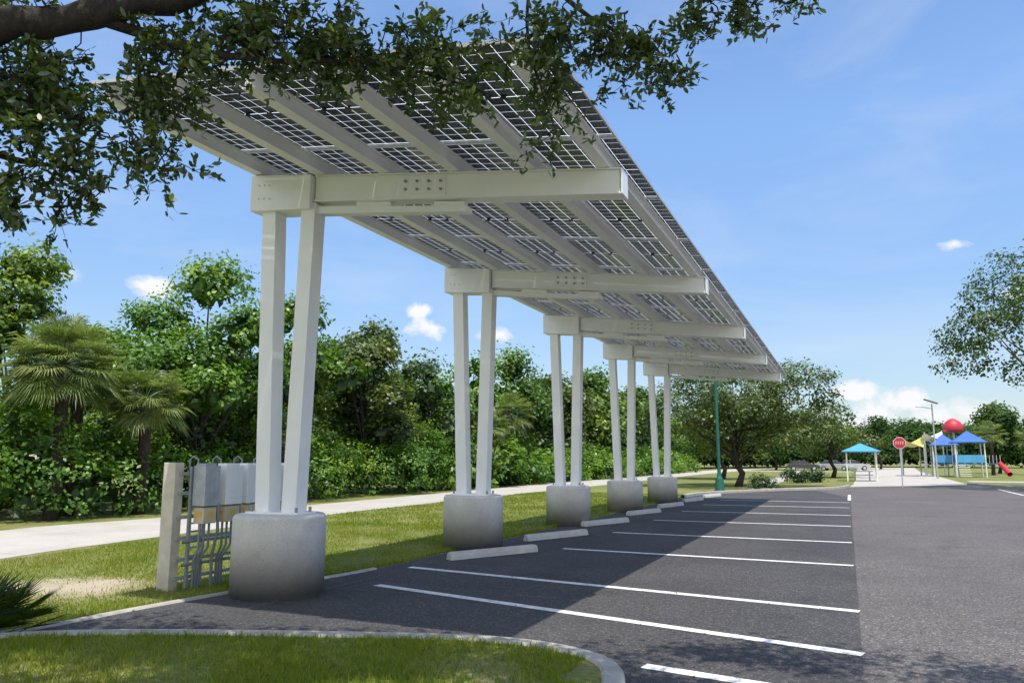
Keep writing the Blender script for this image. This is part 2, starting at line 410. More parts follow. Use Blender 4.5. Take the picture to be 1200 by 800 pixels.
# ------------------------------------------------------------------ solar carport
can=empty('solar_carport')
def zt(x): return 4.66+.13*(-2.02-x)
YS=[7.7+5.35*i for i in range(5)]
Y0,Y1=5.2,31.75
steel=B();pier=B();bolts=B();plates=B()
CX=-6.4
for yc in YS:
    for sgn in (-1,1):
        steel.bar((CX+sgn*.20,yc,.95),(CX+sgn*.315,yc,zt(CX)-.42),.215,.215)
    steel.prism_xz([(-6.98,zt(-6.98)-.50),(-6.02,zt(-6.02)-.46),(-6.02,zt(-6.02)-.012),(-6.98,zt(-6.98)-.012)],yc-.17,yc+.17)
    steel.prism_xz([(-6.0,zt(-6.0)-.33),(-2.03,zt(-2.03)-.27),(-2.03,zt(-2.03)-.02),(-6.0,zt(-6.0)-.02)],yc-.09,yc+.09)
    steel.prism_xz([(-6.0,zt(-6.0)-.352),(-2.02,zt(-2.02)-.292),(-2.02,zt(-2.02)-.272),(-6.0,zt(-6.0)-.332)],yc-.115,yc+.115)
    steel.prism_xz([(-6.0,zt(-6.0)-.018),(-2.02,zt(-2.02)-.018),(-2.02,zt(-2.02)-.002),(-6.0,zt(-6.0)-.002)],yc-.115,yc+.115)
    steel.box((-2.008,yc,zt(-2.0)-.146),(.02,.23,.29))
    steel.prism_xz([(-6.0,zt(-6.0)-.50),(-3.85,zt(-3.85)-.47),(-3.85,zt(-3.85)-.40),(-6.0,zt(-6.0)-.40)],yc-.07,yc+.07)
    steel.prism_xz([(-5.4,zt(-5.4)-.402),(-4.9,zt(-4.9)-.402),(-4.9,zt(-4.9)-.34),(-5.4,zt(-5.4)-.34)],yc-.05,yc+.05)
    steel.prism_xz([(-4.3,zt(-4.3)-.402),(-3.9,zt(-3.9)-.402),(-3.9,zt(-3.9)-.34),(-4.3,zt(-4.3)-.34)],yc-.05,yc+.05)
    plates.prism_xz([(-4.72,zt(-4.72)-.27),(-4.12,zt(-4.12)-.27),(-4.12,zt(-4.12)-.05),(-4.72,zt(-4.72)-.05)],yc-.102,yc+.102)
    for i in range(4):
        for j in range(2):
            x=-4.66+.16*i; z=zt(x)-.11-.10*j
            for s_ in (-1,1): bolts.tube([(x,yc+s_*.100,z),(x,yc+s_*.125,z)],.016,6)
    for i in range(3):
        for j in range(2):
            x=-6.85+.09*i; plates.tube([(x,yc-.17,zt(x)-.15-.18*j),(x,yc-.185,zt(x)-.15-.18*j)],.012,6)
    pier.lathe((CX,yc,0),[(.55,-.05),(.55,.90),(.535,.935),(.51,.95),(.0001,.952)],48)
    plates.box((CX,yc,.962),(.78,.36,.022))
    for sx in (-.34,.34):
        for sy_ in (-.13,.13): bolts.tube([(CX+sx,yc+sy_,.97),(CX+sx,yc+sy_,1.03)],.018,6)
steel.obj('steel_frame',M['white'],can,bevel=.006)
plates.obj('splice_plates',M['white'],can)
bolts.obj('bolts',M['bolt'],can)
pier.obj('concrete_piers',M['pier'],can,smooth=True)
pu=B()
for x in (-6.86,-5.92,-4.96,-4.0,-3.05,-2.2):
    z=zt(x)
    pu.box((x,(Y0+Y1)/2,z+.008),(.13,Y1-Y0-.06,.012))
    pu.box((x,(Y0+Y1)/2,z+.092),(.055,Y1-Y0-.06,.152))
    pu.box((x,(Y0+Y1)/2,z+.174),(.12,Y1-Y0-.06,.008))
    pu.box((x-.062,(Y0+Y1)/2,z+.030),(.005,Y1-Y0-.06,.030))
pu.obj('purlins',M['white'],can)
xs=np.linspace(-7.1,-1.95,6); npan=13; ys=np.linspace(Y0,Y1,npan+1)
gv=[];gf=[];guv=[];fr=B();jb=B()
def Pn(x,y,dz): return (x,y,zt(x)+.185+dz)
for i in range(5):
    for j in range(npan):
        x0,x1=xs[i]+.006,xs[i+1]-.006; y0,y1=ys[j]+.007,ys[j+1]-.007
        n=len(gv); gv+=[Pn(x0,y0,.03),Pn(x1,y0,.03),Pn(x1,y1,.03),Pn(x0,y1,.03)]; gf.append((n,n+1,n+2,n+3))
        mx=((x1-x0)-.1633*6)/2; my=((y1-y0)-.1633*12)/2
        guv+=[(-mx,-my),(x1-x0-mx,-my),(x1-x0-mx,y1-y0-my),(-mx,y1-y0-my)]
        w=.018
        for (a0,a1,b0,b1) in ((x0,x1,y0,y0+w),(x0,x1,y1-w,y1),(x0,x0+w,y0+w,y1-w),(x1-w,x1,y0+w,y1-w)):
            vs=[Pn(a0,b0,0),Pn(a1,b0,0),Pn(a1,b1,0),Pn(a0,b1,0),Pn(a0,b0,.036),Pn(a1,b0,.036),Pn(a1,b1,.036),Pn(a0,b1,.036)]
            fr.add(vs,[(3,2,1,0),(4,5,6,7),(0,1,5,4),(1,2,6,5),(2,3,7,6),(3,0,4,7)])
        for q in (-.3,0,.3):
            xm=(x0+x1)/2+q; ym=(y0+y1)/2
            jb.add([Pn(xm-.03,ym-.02,.012),Pn(xm+.03,ym-.02,.012),Pn(xm+.03,ym+.02,.012),Pn(xm-.03,ym+.02,.012),Pn(xm-.03,ym-.02,.027),Pn(xm+.03,ym-.02,.027),Pn(xm+.03,ym+.02,.027),Pn(xm-.03,ym+.02,.027)],[(3,2,1,0),(4,5,6,7),(0,1,5,4),(1,2,6,5),(2,3,7,6),(3,0,4,7)])
me=bpy.data.meshes.new('solar_panels'); me.from_pydata(gv,[],gf); me.update(); me.materials.append(M['solar'])
ul=me.uv_layers.new(name='UVMap')
for k,l in enumerate(me.loops): ul.data[k].uv=guv[l.vertex_index]
o=bpy.data.objects.new('solar_panels',me); COL.objects.link(o); o.parent=can
fr.obj('panel_frames',M['alu'],can); jb.obj('junction_boxes',M['dark'],can)

# ------------------------------------------------------------------ inverter rack
rk=empty('inverter_rack',(0,.22,0))
RX=-7.85
b=B()
b.box((RX,7.16,.76),(.20,.14,1.60)); b.box((RX,9.35,.76),(.16,.12,1.56))
b.obj('posts',M['post'],rk,bevel=.006)
b=B()
for z in (1.42,1.18,.88,.62,.36,.14): b.box((RX+.12,8.25,z),(.04,2.2,.04))
for y in (7.30,7.52,8.35,9.15): b.box((RX+.165,y,.76),(.035,.04,1.5))
for z in np.arange(.1,1.5,.10): b.box((RX+.168,7.41,z),(.02,.18,.02))
b.obj('unistrut_rails',M['galv'],rk)
b=B();g_=B();c=B();d=B();l=B()
for k,y in enumerate((7.40,7.79,8.18,8.57,8.96)):
    tgt=g_ if k==0 else b
    cx=RX+.32; w=.25 if k==0 else .30
    tgt.box((cx,y,1.27),(.20,w,.50))
    tgt.box((cx-.02,y,1.535),(.15,w*.75,.03))
    for j in range(4): tgt.box((cx+.103,y,1.12+.03*j),(.006,w*.7,.008))
    c.box((cx,y,.90),(.17,w*.85,.20))
    l.box((cx+.088,y,.92),(.004,.09,.06)); l.box((cx,y-w*.425-.003,.92),(.09,.004,.06))
    for s_ in (-.08,0,.08):
        d.tube([(cx,y+s_,.80),(cx,y+s_,.50),(cx-.1,y+s_*.6,.34),(cx-.1,y+s_*.6,0)],.016,7)
    d.tube([(cx+.06,y+.15,1.05),(cx+.06,y+.17,.7),(cx-.02,y+.18,.4),(cx-.02,y+.18,0)],.02,7)
    d.tube([(cx-.08,y-.08,1.5),(cx-.08,y-.08,1.60),(cx-.16,y-.08,1.64),(cx-.22,y-.08,1.60),(cx-.22,y-.08,1.3)],.012,6)
d.tube([(RX+.19,7.2,.30),(RX+.19,9.3,.30)],.02,7); d.tube([(RX+.19,7.2,.58),(RX+.19,9.3,.58)],.02,7)
b.obj('inverters',M['inverter'],rk,bevel=.03,seg=4); g_.obj('grey_inverter',M['galv'],rk,bevel=.02,seg=3); c.obj('disconnect_boxes',M['beige'],rk,bevel=.008); d.obj('conduits',M['conduit'],rk,smooth=True); l.obj('labels',M['label'],rk)

# ------------------------------------------------------------------ left vegetation
trees=[(-25.6,17.2,9.0,3.0,'leaf'),(-21.0,20.8,8.9,3.3,'leafbright'),(-20.8,25.2,8.3,2.9,'leaf'),(-21.0,31.2,8.1,3.2,'leafolive'),(-21.2,36.4,7.2,3.0,'leafdark'),(-21.5,42.8,7.9,3.4,'leafbright'),(-21.5,50,9.2,3.8,'leaf'),(-22.5,60,8.6,4,'leafolive'),(-22.5,70,10.0,4.5,'leaf'),(-22.5,90,9.9,5,'leaf'),
       (-27,12.5,6.6,3.0,'leafdark'),(-28,22,7.0,3.5,'leaf'),(-27,27,7.0,3.5,'leafdark'),(-27,34,6.8,3.6,'leaf'),(-27.5,44,7.6,4,'leafolive'),(-22.5,78,8.5,4.2,'leafdark')]
for i,(x,y,h,r,mt) in enumerate(trees):
    dist=math.hypot(x,y); lf=.13+.005*(dist-20)
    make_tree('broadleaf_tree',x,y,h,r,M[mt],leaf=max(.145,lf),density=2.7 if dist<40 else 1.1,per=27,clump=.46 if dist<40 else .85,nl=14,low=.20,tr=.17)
lob=[]
y=9.5
while y<100:
    x=-20.3+rng.normal()*.35 if y<30 else -19.6+rng.normal()*.4
    r=rng.uniform(1.0,1.6)*(1 if y<60 else 1.5)
    hz=rng.uniform(1.0,1.7) if (y<19) else rng.uniform(.5,1.3)
    if 34<y<44: hz+=.5
    lob.append((x,y,hz*.8,r,r,hz+.35)); lob.append((x-1.6,y+.6,hz*1.2,r,r,hz+.5))
    y+=r*.95
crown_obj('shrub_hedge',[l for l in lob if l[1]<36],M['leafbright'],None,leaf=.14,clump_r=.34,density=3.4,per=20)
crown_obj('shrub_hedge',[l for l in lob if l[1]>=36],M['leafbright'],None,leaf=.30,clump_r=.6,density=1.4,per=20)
lob=[(-23+rng.normal()*.6,yy,1.6,1.8,1.8,2.0) for yy in np.arange(9,100,2.4)]
crown_obj('understory',lob,M['leafdark'],None,leaf=.30,clump_r=.7,density=1.1,per=18)

def palm(x,y,h,r,nf=60,name='cabbage_palm'):
    e=empty(name); b=B()
    b.tube([(x,y,-.05),(x+.1,y,h*.5),(x,y,h)],[.19,.16,.17],10); b.obj('trunk',M['bark'],e,True)
    V=[];R=[]; st=B()
    for i in range(nf):
        az=rng.uniform(0,2*math.pi); el=math.asin(rng.uniform(-.75,1.0))
        d=np.array([math.cos(az)*math.cos(el),math.sin(az)*math.cos(el),math.sin(el)])
        L=r*rng.uniform(.45,.68); base=np.array([x,y,h]); hub=base+d*L-np.array([0,0,.06*L])
        st.tube([base,(base+hub)/2+np.array([0,0,.05]),hub],.012,4)
        side=unit(np.cross(d,[0,0,1.])+1e-4); upv=np.cross(side,d)
        rv=rng.uniform(0,1)
        for a_ in np.linspace(-1.9,1.9,30):
            ld=d*math.cos(a_)+side*math.sin(a_)+upv*(.25*abs(math.sin(a_))); ld=unit(ld)
            l1=r*.42*rng.uniform(.8,1.15)*(1-.2*abs(a_)/1.9); w=.019
            sd=unit(np.cross(ld,upv+rng.normal(size=3)*.3))*w
            p0=hub;p1=hub+ld*l1*.6+np.array([0,0,-.03]);p2=hub+ld*l1+np.array([0,0,-.35*l1])
            V.append([p0,p1-sd,p2,p1+sd]); R.append(np.clip(rv*.5+rng.uniform(0,.45),0,1))
    poly_np('fronds',np.array(V),4,np.array(R),M['palm'],e); st.obj('petioles',M['palm'],e)
palm(-19.5,14.3,4.15,1.75,96); palm(-19.3,16.9,3.4,1.5,76); palm(-20.6,15.6,4.3,1.3,46); palm(-20.0,46,4.6,1.8,50); palm(-19.3,23.2,2.4,1.2,36)
palm(-21.2,12.4,3.3,1.5,44); palm(-19.0,41,3.6,1.4,40)

# ------------------------------------------------------------------ other trees and shrubs
make_tree('live_oak_tree',-6.0,47.8,7.9,5.6,M['leafolive'],leaf=.19,density=2.1,per=25,clump=.55,nl=28,low=.20,tr=.18,inner=False)
make_tree('live_oak_tree',-1.2,75,6.5,4.5,M['leafolive'],leaf=.26,density=1.6,per=22,clump=.6,nl=14,low=.22,tr=.17,inner=False)
make_tree('live_oak_tree',-9.5,66,7.2,4.8,M['leaf'],leaf=.26,density=1.5,per=22,clump=.6,nl=14,low=.22,tr=.17,inner=False)
make_tree('live_oak_tree',11.9,49.5,13.6,7.6,M['leafdark'],leaf=.20,density=1.1,per=22,clump=.55,nl=28,low=.24,tr=.25,inner=False)
crown_obj('shrub',[(-4.4,43.2,.35,.55,.5,.5),(-3.9,43.7,.3,.5,.45,.4)],M['leafdark'],None,leaf=.09,clump_r=.2,density=9,per=20)
crown_obj('shrub',[(-3.2,57,.4,1.0,.8,.6),(-2.2,59,.35,.9,.7,.5)],M['leafdark'],None,leaf=.14,clump_r=.3,density=5,per=20)
lob=[];pl=[(-60,70),(-36,110),(-24,150),(-6,175),(14,178),(34,172),(60,150),(100,120),(150,80),(220,30)]
ps=smoothline(pl,14)
for p in ps:
    for k in range(2):
        r=rng.uniform(3.5,6); h=rng.uniform(3.0,6.2)
        lob.append((p[0]+rng.normal()*4,p[1]+rng.normal()*3+k*6,h*.75,r,r,h*.62+.8))
crown_obj('distant_trees',lob,M['leaffar'],None,leaf=.75,clump_r=1.5,density=.32,per=20)
for (x,y,h,r) in [(16,104,8,3.6),(23,98,9,4),(31,92,8,4.5),(-10,125,8,4),(-2,132,7,4),(5,140,8.5,4),(38,84,7,4)]:
    make_tree('broadleaf_tree',x,y,h,r,M['leaffar'],leaf=.45,density=.9,per=18,clump=.8,nl=9,low=.2)
palm(13.6,92,4.2,1.8,40); palm(17.5,96,3.6,1.6,36)

# ------------------------------------------------------------------ lamps, signs
lp=empty('street_lamp'); b=B(); x,y=-5.75,38.9
b.lathe((x,y,0),[(.27,0),(.27,.10),(.22,.14),(.20,.62),(.15,.72),(.11,.80),(.085,1.0),(.07,6.6),(.05,7.0)],16)
b.tube([(x,y,6.9),(x+.5,y,7.15),(x+1.0,y,7.1)],.035,8); b.lathe((x+1.0,y,6.85),[(.24,0),(.22,.08),(.08,.22)],16)
b.obj('post',M['green_metal'],lp,True)
sl=empty('solar_street_lamp'); b=B(); x,y=7.0,75
b.tube([(x,y,0),(x,y,6.3)],[.09,.055],10); b.tube([(x,y,5.9),(x-.9,y,6.1)],.03,6); b.box((x-1.0,y,6.1),(.5,.2,.08)); b.obj('pole',M['galv'],sl,True)
b=B(); b.prism_xz([(x-.6,6.7),(x+.45,6.3),(x+.47,6.35),(x-.58,6.75)],y-.4,y+.4); b.obj('lamp_panel',M['dark'],sl)
ss=empty('stop_sign'); b=B(); x,y=2.9,50.6
b.box((x,y+.04,1.35),(.06,.05,2.7)); b.obj('post',M['galv'],ss)
b=B(); z=2.55; ra=.33
oc=[(x+ra/math.cos(math.pi/8)*math.cos(math.pi/8+k*math.pi/4),z+ra/math.cos(math.pi/8)*math.sin(math.pi/8+k*math.pi/4)) for k in range(8)]
b.prism_xz(oc,y-.012,y+.01); b.obj('plate',M['white'],ss)
b=B(); oc=[(x+(p[0]-x)*.93,z+(p[1]-z)*.93) for p in oc]; b.prism_xz(oc,y-.016,y-.012); b.obj('face',M['red'],ss)
b=B()
for k in range(4):
    xx=x-.19+.12*k; b.box((xx,y-.019,z),(.025,.004,.17)); b.box((xx+.028,y-.019,z+.075),(.05,.003,.022))
b.obj('lettering',M['white'],ss)
def hip(b,c,w,z0,z1,n=4,rz=math.pi/4):
    b.lathe((c[0],c[1],0),[(w*.97,z0-.06),(w,z0),(w*.45,(z0+z1)*.5+(z1-z0)*.04),(.02,z1)],n,rz)
sh=empty('picnic_shelter'); b=B(); x,y=1.0,64
for sx in (-1,1):
    for sy_ in (-1,1): b.box((x+sx*1.0,y+sy_*1.0,1.1),(.1,.1,2.2))
b.obj('posts',M['sailwhite'],sh); b=B(); hip(b,(x,y),1.9,2.2,2.8); b.obj('roof',M['lightblue'],sh)
b=B(); b.box((x,y,.72),(1.5,.7,.06)); b.box((x,y-.65,.44),(1.5,.25,.05)); b.box((x,y+.65,.44),(1.5,.25,.05))
for sx in (-.5,.5): b.box((x+sx,y,.36),(.08,.5,.70)); b.box((x+sx,y,.39),(.06,1.4,.06))
b.obj('picnic_table',M['galv'],sh)
pg=empty('playground_structure'); bx,by=10.3,82
P=B();D=B();Rf=B();S=B();Y_=B()
for (ox,oy,w,h) in ((0,0,1.15,3.2),(-1.7,2.8,1.0,3.0)):
    for a_ in range(4):
        P.tube([(bx+ox+w*(1 if a_%2 else -1),by+oy+w*(1 if a_>1 else -1),0),(bx+ox+w*(1 if a_%2 else -1),by+oy+w*(1 if a_>1 else -1),h)],.06,8)
    D.box((bx+ox,by+oy,1.2),(2*w,2*w,.1))
    Y_.box((bx+ox,by+oy-w,1.65),(2*w-.15,.05,.7)); D.box((bx+ox-w,by+oy,1.65),(.05,2*w-.15,.7))
    hip(Rf,(bx+ox,by+oy),w*1.75,h-.05,h+1.0)
D.box((bx+1.9,by+.2,1.2),(1.4,.9,.08))
for k in range(5): P.box((bx+1.3+.28*k,by-.25,1.6),(.03,.03,.75))
S.tube([(bx+2.4,by-.2,1.2),(bx+2.6,by-1.0,.8),(bx+2.8,by-1.9,.3)],[.22,.22,.22],12,False)
for k in range(6): P.box((bx-.6,by-1.3-.22*k,1.1-.2*k),(.9,.05,.05))
P.obj('posts',M['sailwhite'],pg,True); D.obj('decks',M['blue'],pg); Rf.obj('roofs',M['blue'],pg); S.obj('slide',M['red'],pg,True); Y_.obj('panels',M['lightblue'],pg)
rd=empty('climbing_dome'); b=B(); c0=(9.7,86)
b.tube([(c0[0],c0[1],0),(c0[0],c0[1],4.6)],.09,10); b.obj('mast',M['galv'],rd,True)
b=B(); b.lathe((c0[0],c0[1],4.2),[(.75,0),(.9,.25),(.85,.65),(.65,1.0),(.3,1.25),(.02,1.35)],16); b.obj('dome',M['red'],rd,True)
def sail(name,pts,mat):
    e=empty(name); b=B(); n=10; p=[np.array(q,float) for q in pts]; vs=[];fs=[]
    for i in range(n+1):
        for j in range(n+1):
            u,v=i/n,j/n; q=p[0]*(1-u)*(1-v)+p[1]*u*(1-v)+p[2]*u*v+p[3]*(1-u)*v
            vs.append(q-np.array([0,0,.5*math.sin(math.pi*u)*math.sin(math.pi*v)]))
    for i in range(n):
        for j in range(n): a0=i*(n+1)+j; fs.append((a0,a0+1,a0+n+2,a0+n+1))
    b.add(vs,fs); b.obj('fabric',mat,e,True)
    b=B()
    for q in p: b.tube([(q[0],q[1],0),(q[0],q[1],q[2]+.1)],.06,8)
    b.obj('masts',M['galv'],e,True)
sail('shade_sail',[(4.9,84,3.6),(6.8,83,2.7),(7.2,87,3.9),(5.2,88,2.8)],M['yellow'])
sail('shade_sail',[(7.0,84,4.1),(8.9,85,3.2),(9.0,89,4.4),(6.8,88,3.4)],M['sailwhite'])

def car(x,y,rz,mat):
    e=empty('parked_car',(x,y,0)); e.rotation_euler=(0,0,rz)
    b=B(); low=[(-2.2,.35),(-2.25,.6),(-2.2,.85),(-1.9,.98),(-1.0,1.0),(1.1,.98),(1.95,.85),(2.2,.7),(2.25,.5),(2.2,.32)]
    b.prism_xz(low[::-1],-.88,.88)
    cb=[(-1.85,.98),(-1.35,1.42),(.25,1.45),(1.15,.98)]
    vs=[(p[0],-(.82 if p[1]<1.2 else .66),p[1]) for p in cb]+[(p[0],(.82 if p[1]<1.2 else .66),p[1]) for p in cb]
    g=B(); g.add(vs,[(0,1,2,3),(7,6,5,4),(0,4,5,1),(2,6,7,3)]); rf=B()
    rf.box((-.55,0,1.455),(1.62,1.30,.04))
    for s_ in (-1,1): rf.bar((-.5,s_*.82,.98),(-.5,s_*.67,1.45),.08,.03)
    g.obj('windows',M['glassdark'],e); rf.obj('roof',mat,e,bevel=.01); b.obj('body',mat,e,bevel=.05)
    w=B()
    for sx in (-1.35,1.4):
        for s_ in (-1,1): w.tube([(sx,s_*.70,.33),(sx,s_*.90,.33)],.33,18)
    w.obj('wheels',M['dark'],e)
    h=B()
    for sx,s_ in ((-1.35,1),(-1.35,-1),(1.4,1),(1.4,-1)): h.tube([(sx,s_*.89,.33),(sx,s_*.915,.33)],.19,12)
    h.obj('hubcaps',M['alu'],e)
    l=B()
    for s_ in (-1,1): l.box((2.22,s_*.62,.68),(.08,.35,.14)); l.box((-2.22,s_*.65,.75),(.08,.28,.16))
    l.obj('lamps',M['white'],e)
car(-5.8,119,math.radians(8),M['cardark']); car(-1.6,121,math.radians(-12),M['carsilver']); car(.9,127,math.radians(5),M['carsilver'])

# ------------------------------------------------------------------ palmetto
def palmetto(x,y,z,r,nf,name='saw_palmetto'):
    e=empty(name); V=[];R=[]
    for i in range(nf):
        az=rng.uniform(0,2*math.pi); el=rng.uniform(.25,1.3); d=np.array([math.cos(az)*math.cos(el),math.sin(az)*math.cos(el),math.sin(el)])
        base=np.array([x,y,z])+rng.normal(size=3)*[.08,.08,0]; hub=base+d*r*rng.uniform(.3,.55); side=unit(np.cross(d,[0,0,1.])); upv=np.cross(side,d); rv=rng.uniform()
        V.append([base-side*.006,base+side*.006,hub+side*.006,hub-side*.006]);R.append(.4)
        for a_ in np.linspace(-1.3,1.3,18):
            ld=unit(d*math.cos(a_)+side*math.sin(a_)); l1=r*.5*rng.uniform(.85,1.1); sd=unit(np.cross(ld,upv))*.011
            V.append([hub,hub+ld*l1*.5-sd,hub+ld*l1-np.array([0,0,.05*l1]),hub+ld*l1*.5+sd]);R.append(np.clip(rv*.4+rng.uniform(0,.3),0,1))
    poly_np('fronds',np.array(V),4,np.array(R),M['leafdark'],e)
palmetto(-7.22,4.75,.0,.70,46)

# ------------------------------------------------------------------ grass blades
def inside_left(x,y):
    bx=np.interp(y,[p[1] for p in back],[p[0] for p in back]); rx=np.interp(y,[p[1] for p in rn],[p[0] for p in rn])
    fx=np.interp(x,[p[0] for p in front[:12]],[p[1] for p in front[:12]])
    return (x<bx-.06)&(x>rx+.03)&(y>fx+.15)
def blades(name,x,y,z,h0,h1,w):
    n=len(x); az=rng.uniform(0,2*math.pi,n); h=rng.uniform(h0,h1,n); ww=w*rng.uniform(.6,1.2,n)
    lean=rng.normal(size=(n,2))*.45
    sd=np.stack([np.cos(az)*ww,np.sin(az)*ww,np.zeros(n)],1); b0=np.stack([x,y,np.full(n,z)],1)
    tip=b0+np.stack([lean[:,0]*h,lean[:,1]*h,h],1)
    V=np.stack([b0-sd,b0+sd,tip],1)
    pat=.5+.28*np.sin(x*1.3+y*.7+1.5*np.sin(y*.9))*np.cos(y*1.1-x*.5)
    R=np.clip(pat*.6+rng.uniform(0,.55,n),0,1)
    poly_np(name,V,3,R,M['blade'])
def patchy(x,y):
    p=np.sin(x*2.1+1.7*np.sin(y*1.3))*np.cos(y*1.9+1.3*np.sin(x*1.1))+.5*np.sin(x*5.1+y*3.3)
    return rng.uniform(-1.4,1.6,len(x))<p+.35
n=130000; x=rng.uniform(-13,-6.4,n); y=4+13*rng.uniform(0,1,n)**1.3; k=inside_left(x,y)&patchy(x,y)
dd=np.hypot((x+9.2),(y-7.0)*1.4)+rng.normal(size=n)*.25; k&=(dd>1.1)|(rng.uniform(size=n)<.05)
blades('grass',x[k],y[k],0,.02,.06,.006)
n=50000; x=rng.uniform(-14.2,-6.4,n); y=rng.uniform(16,36,n); k=inside_left(x,y)&patchy(x,y); blades('grass',x[k],y[k],0,.03,.07,.014)
n=90000; x=rng.uniform(-8.2,-1.5,n); y=rng.uniform(3.4,6.1,n)
fy=np.interp(x,[p[0] for p in front[:13]],[p[1] for p in front[:13]]); k=(y<fy-.09)&((x<-1.9)|(y<5.2))&(x<-1.62)&patchy(x,y)
blades('grass',x[k],y[k],.105,.02,.07,.005)
n=4000; yy=rng.uniform(4.9,20,n); xx=np.interp(yy,[p[1] for p in back],[p[0] for p in back])-.07-np.abs(rng.normal(size=n))*.06
blades('grass',xx,yy,0,.04,.10,.006)
n=700; x=rng.uniform(-8,2.5,n); y=rng.uniform(5,11,n); z=np.full(n,.02)
nn=np.tile([0,0,1.],(n,1))+rng.normal(size=(n,3))*.2
poly_np('leaf_litter',leafpolys(np.stack([x,y,z],1),nn,.035,.016,LEAF6),6,rng.uniform(.6,1,n),M['oakleaf'])

# ------------------------------------------------------------------ overhanging oak tree
ok=empty('oak_tree'); wood=B()
limb1=[(-7.4,-.6,2.4),(-6.2,.7,2.95),(-5.0,1.55,3.35),(-4.0,2.2,3.72),(-3.62,2.62,3.98),(-3.2,3.1,4.32),(-2.5,3.6,4.50),(-1.6,4.0,4.60),(-.6,4.35,4.58),(.3,4.6,4.60),(1.6,4.8,5.0)]
r1=[.22,.16,.11,.085,.072,.058,.045,.036,.028,.020,.012]
limb2=[(-7.4,-.6,2.6),(-6.6,.9,3.1),(-5.4,2.0,3.3),(-4.5,2.4,3.3),(-4.05,2.5,3.2),(-3.75,2.75,3.15)]
r2=[.15,.09,.05,.03,.018,.010]
limb3=[(-5.0,1.55,3.35),(-4.4,2.5,4.2),(-4.0,3.3,4.8),(-3.0,3.9,4.9)]
r3=[.10,.07,.05,.02]
limb4=[(-6.2,.7,2.95),(-5,1.2,4.4),(-2.5,2.2,5.6),(0,3.6,6.0),(2.2,5,6.1)]
r4=[.13,.11,.09,.06,.02]
limb5=[(-7.4,-.4,2.8),(-8.2,1.5,4.2),(-8.5,3.4,5.2),(-8.2,4.6,5.4)]
r5=[.16,.12,.07,.03]
limb6=[(-3.62,2.62,3.98),(-3.3,3.0,3.90),(-3.0,3.35,3.94),(-2.6,3.65,4.00),(-2.2,3.95,3.96),(-1.9,4.1,3.85)]
r6=[.035,.026,.018,.012,.008,.005]
limb7=[(-1.6,4.0,4.60),(-1.35,4.2,4.35),(-1.05,4.3,4.12),(-.9,4.4,3.95)]
r7=[.018,.013,.009,.005]
limb8=[(-1.6,4.0,4.60),(-1.68,4.15,4.2),(-1.60,4.2,3.85),(-1.52,4.2,3.6)]
r8=[.014,.010,.007,.004]
limbs=[(limb1,r1),(limb2,r2),(limb3,r3),(limb4,r4),(limb5,r5),(limb6,r6),(limb7,r7),(limb8,r8)]
wood.tube([(-7.6,-1.0,-.05),(-7.6,-1.0,.4),(-7.5,-.8,1.4),(-7.4,-.6,2.5),(-7.2,-.6,3.6),(-6.9,-.5,5.2)],[.46,.36,.31,.29,.2,.1],14)
nodes=[]
for L,R_ in limbs:
    S_=smoothline(L,5); rr_=np.interp(np.linspace(0,len(R_)-1,len(S_)),range(len(R_)),R_)
    rr_=rr_*(1+.10*rng.normal(size=len(rr_)))
    wood.tube([tuple(np.array(p)+rng.normal(size=3)*min(.02,q*.3)) for p,q in zip(S_,rr_)],list(rr_),12)
    nodes+= [np.array(p) for p in S_[3:]]
LC=[];LN=[];LL=[];LD=[];LR=[]
def spray(start,length,nl,droop=.3,size=.054):
    start=np.array(start,float)
    A=np.array(nodes); dist=np.linalg.norm(A-start,axis=1); k=np.argmin(dist); a=A[k]; dl=dist[k]
    mid=(a+start)/2+rng.normal(size=3)*.25*dl*.5+np.array([0,0,.05*dl])
    ln=smoothline([a,mid,start],3)
    wood.tube(ln,list(np.linspace(.0045+.006*min(dl,.8),.004,7)),4,False)
    nodes.extend([np.array(p) for p in ln[2:]])
    d=unit((start-a)*.5/max(dl,.2)+rng.normal(size=3)*.6+np.array([0,0,-droop]))
    def twig(p,d,L,n,r):
        pts=[p]; q=p.copy(); dd=d.copy(); steps=5
        for i in range(steps):
            dd=unit(dd+rng.normal(size=3)*.2+np.array([0,0,-.05])); q=q+dd*L/steps; pts.append(q.copy())
        wood.tube(pts,list(np.linspace(r,r*.35,len(pts))),3,False)
        pts=np.array(pts); t=rng.uniform(.12,1.03,n); i=np.clip((t*steps).astype(int),0,steps-1); f=(t*steps-i)[:,None]
        P_=pts[i]*(1-f)+pts[i+1]*f; tg=unit(pts[i+1]-pts[i])
        ld=unit(tg*.6+rng.normal(size=(n,3))*.75)
        s_=size*rng.uniform(.6,1.2,n)
        LC.append(P_+ld*s_[:,None]*.5);LD.append(ld);LN.append(rng.normal(size=(n,3))*.6+np.array([0,0,.7]));LL.append(s_);LR.append(np.clip(rng.uniform(0,1,n)*.7+rng.uniform(0,.3),0,1))
        return pts
    pts=twig(start,d,length,nl,.0036)
    for j in range(3):
        p=pts[rng.integers(0,4)]; twig(p,unit(d+rng.normal(size=3)*.8),length*rng.uniform(.4,.75),int(nl*.7),.0024)
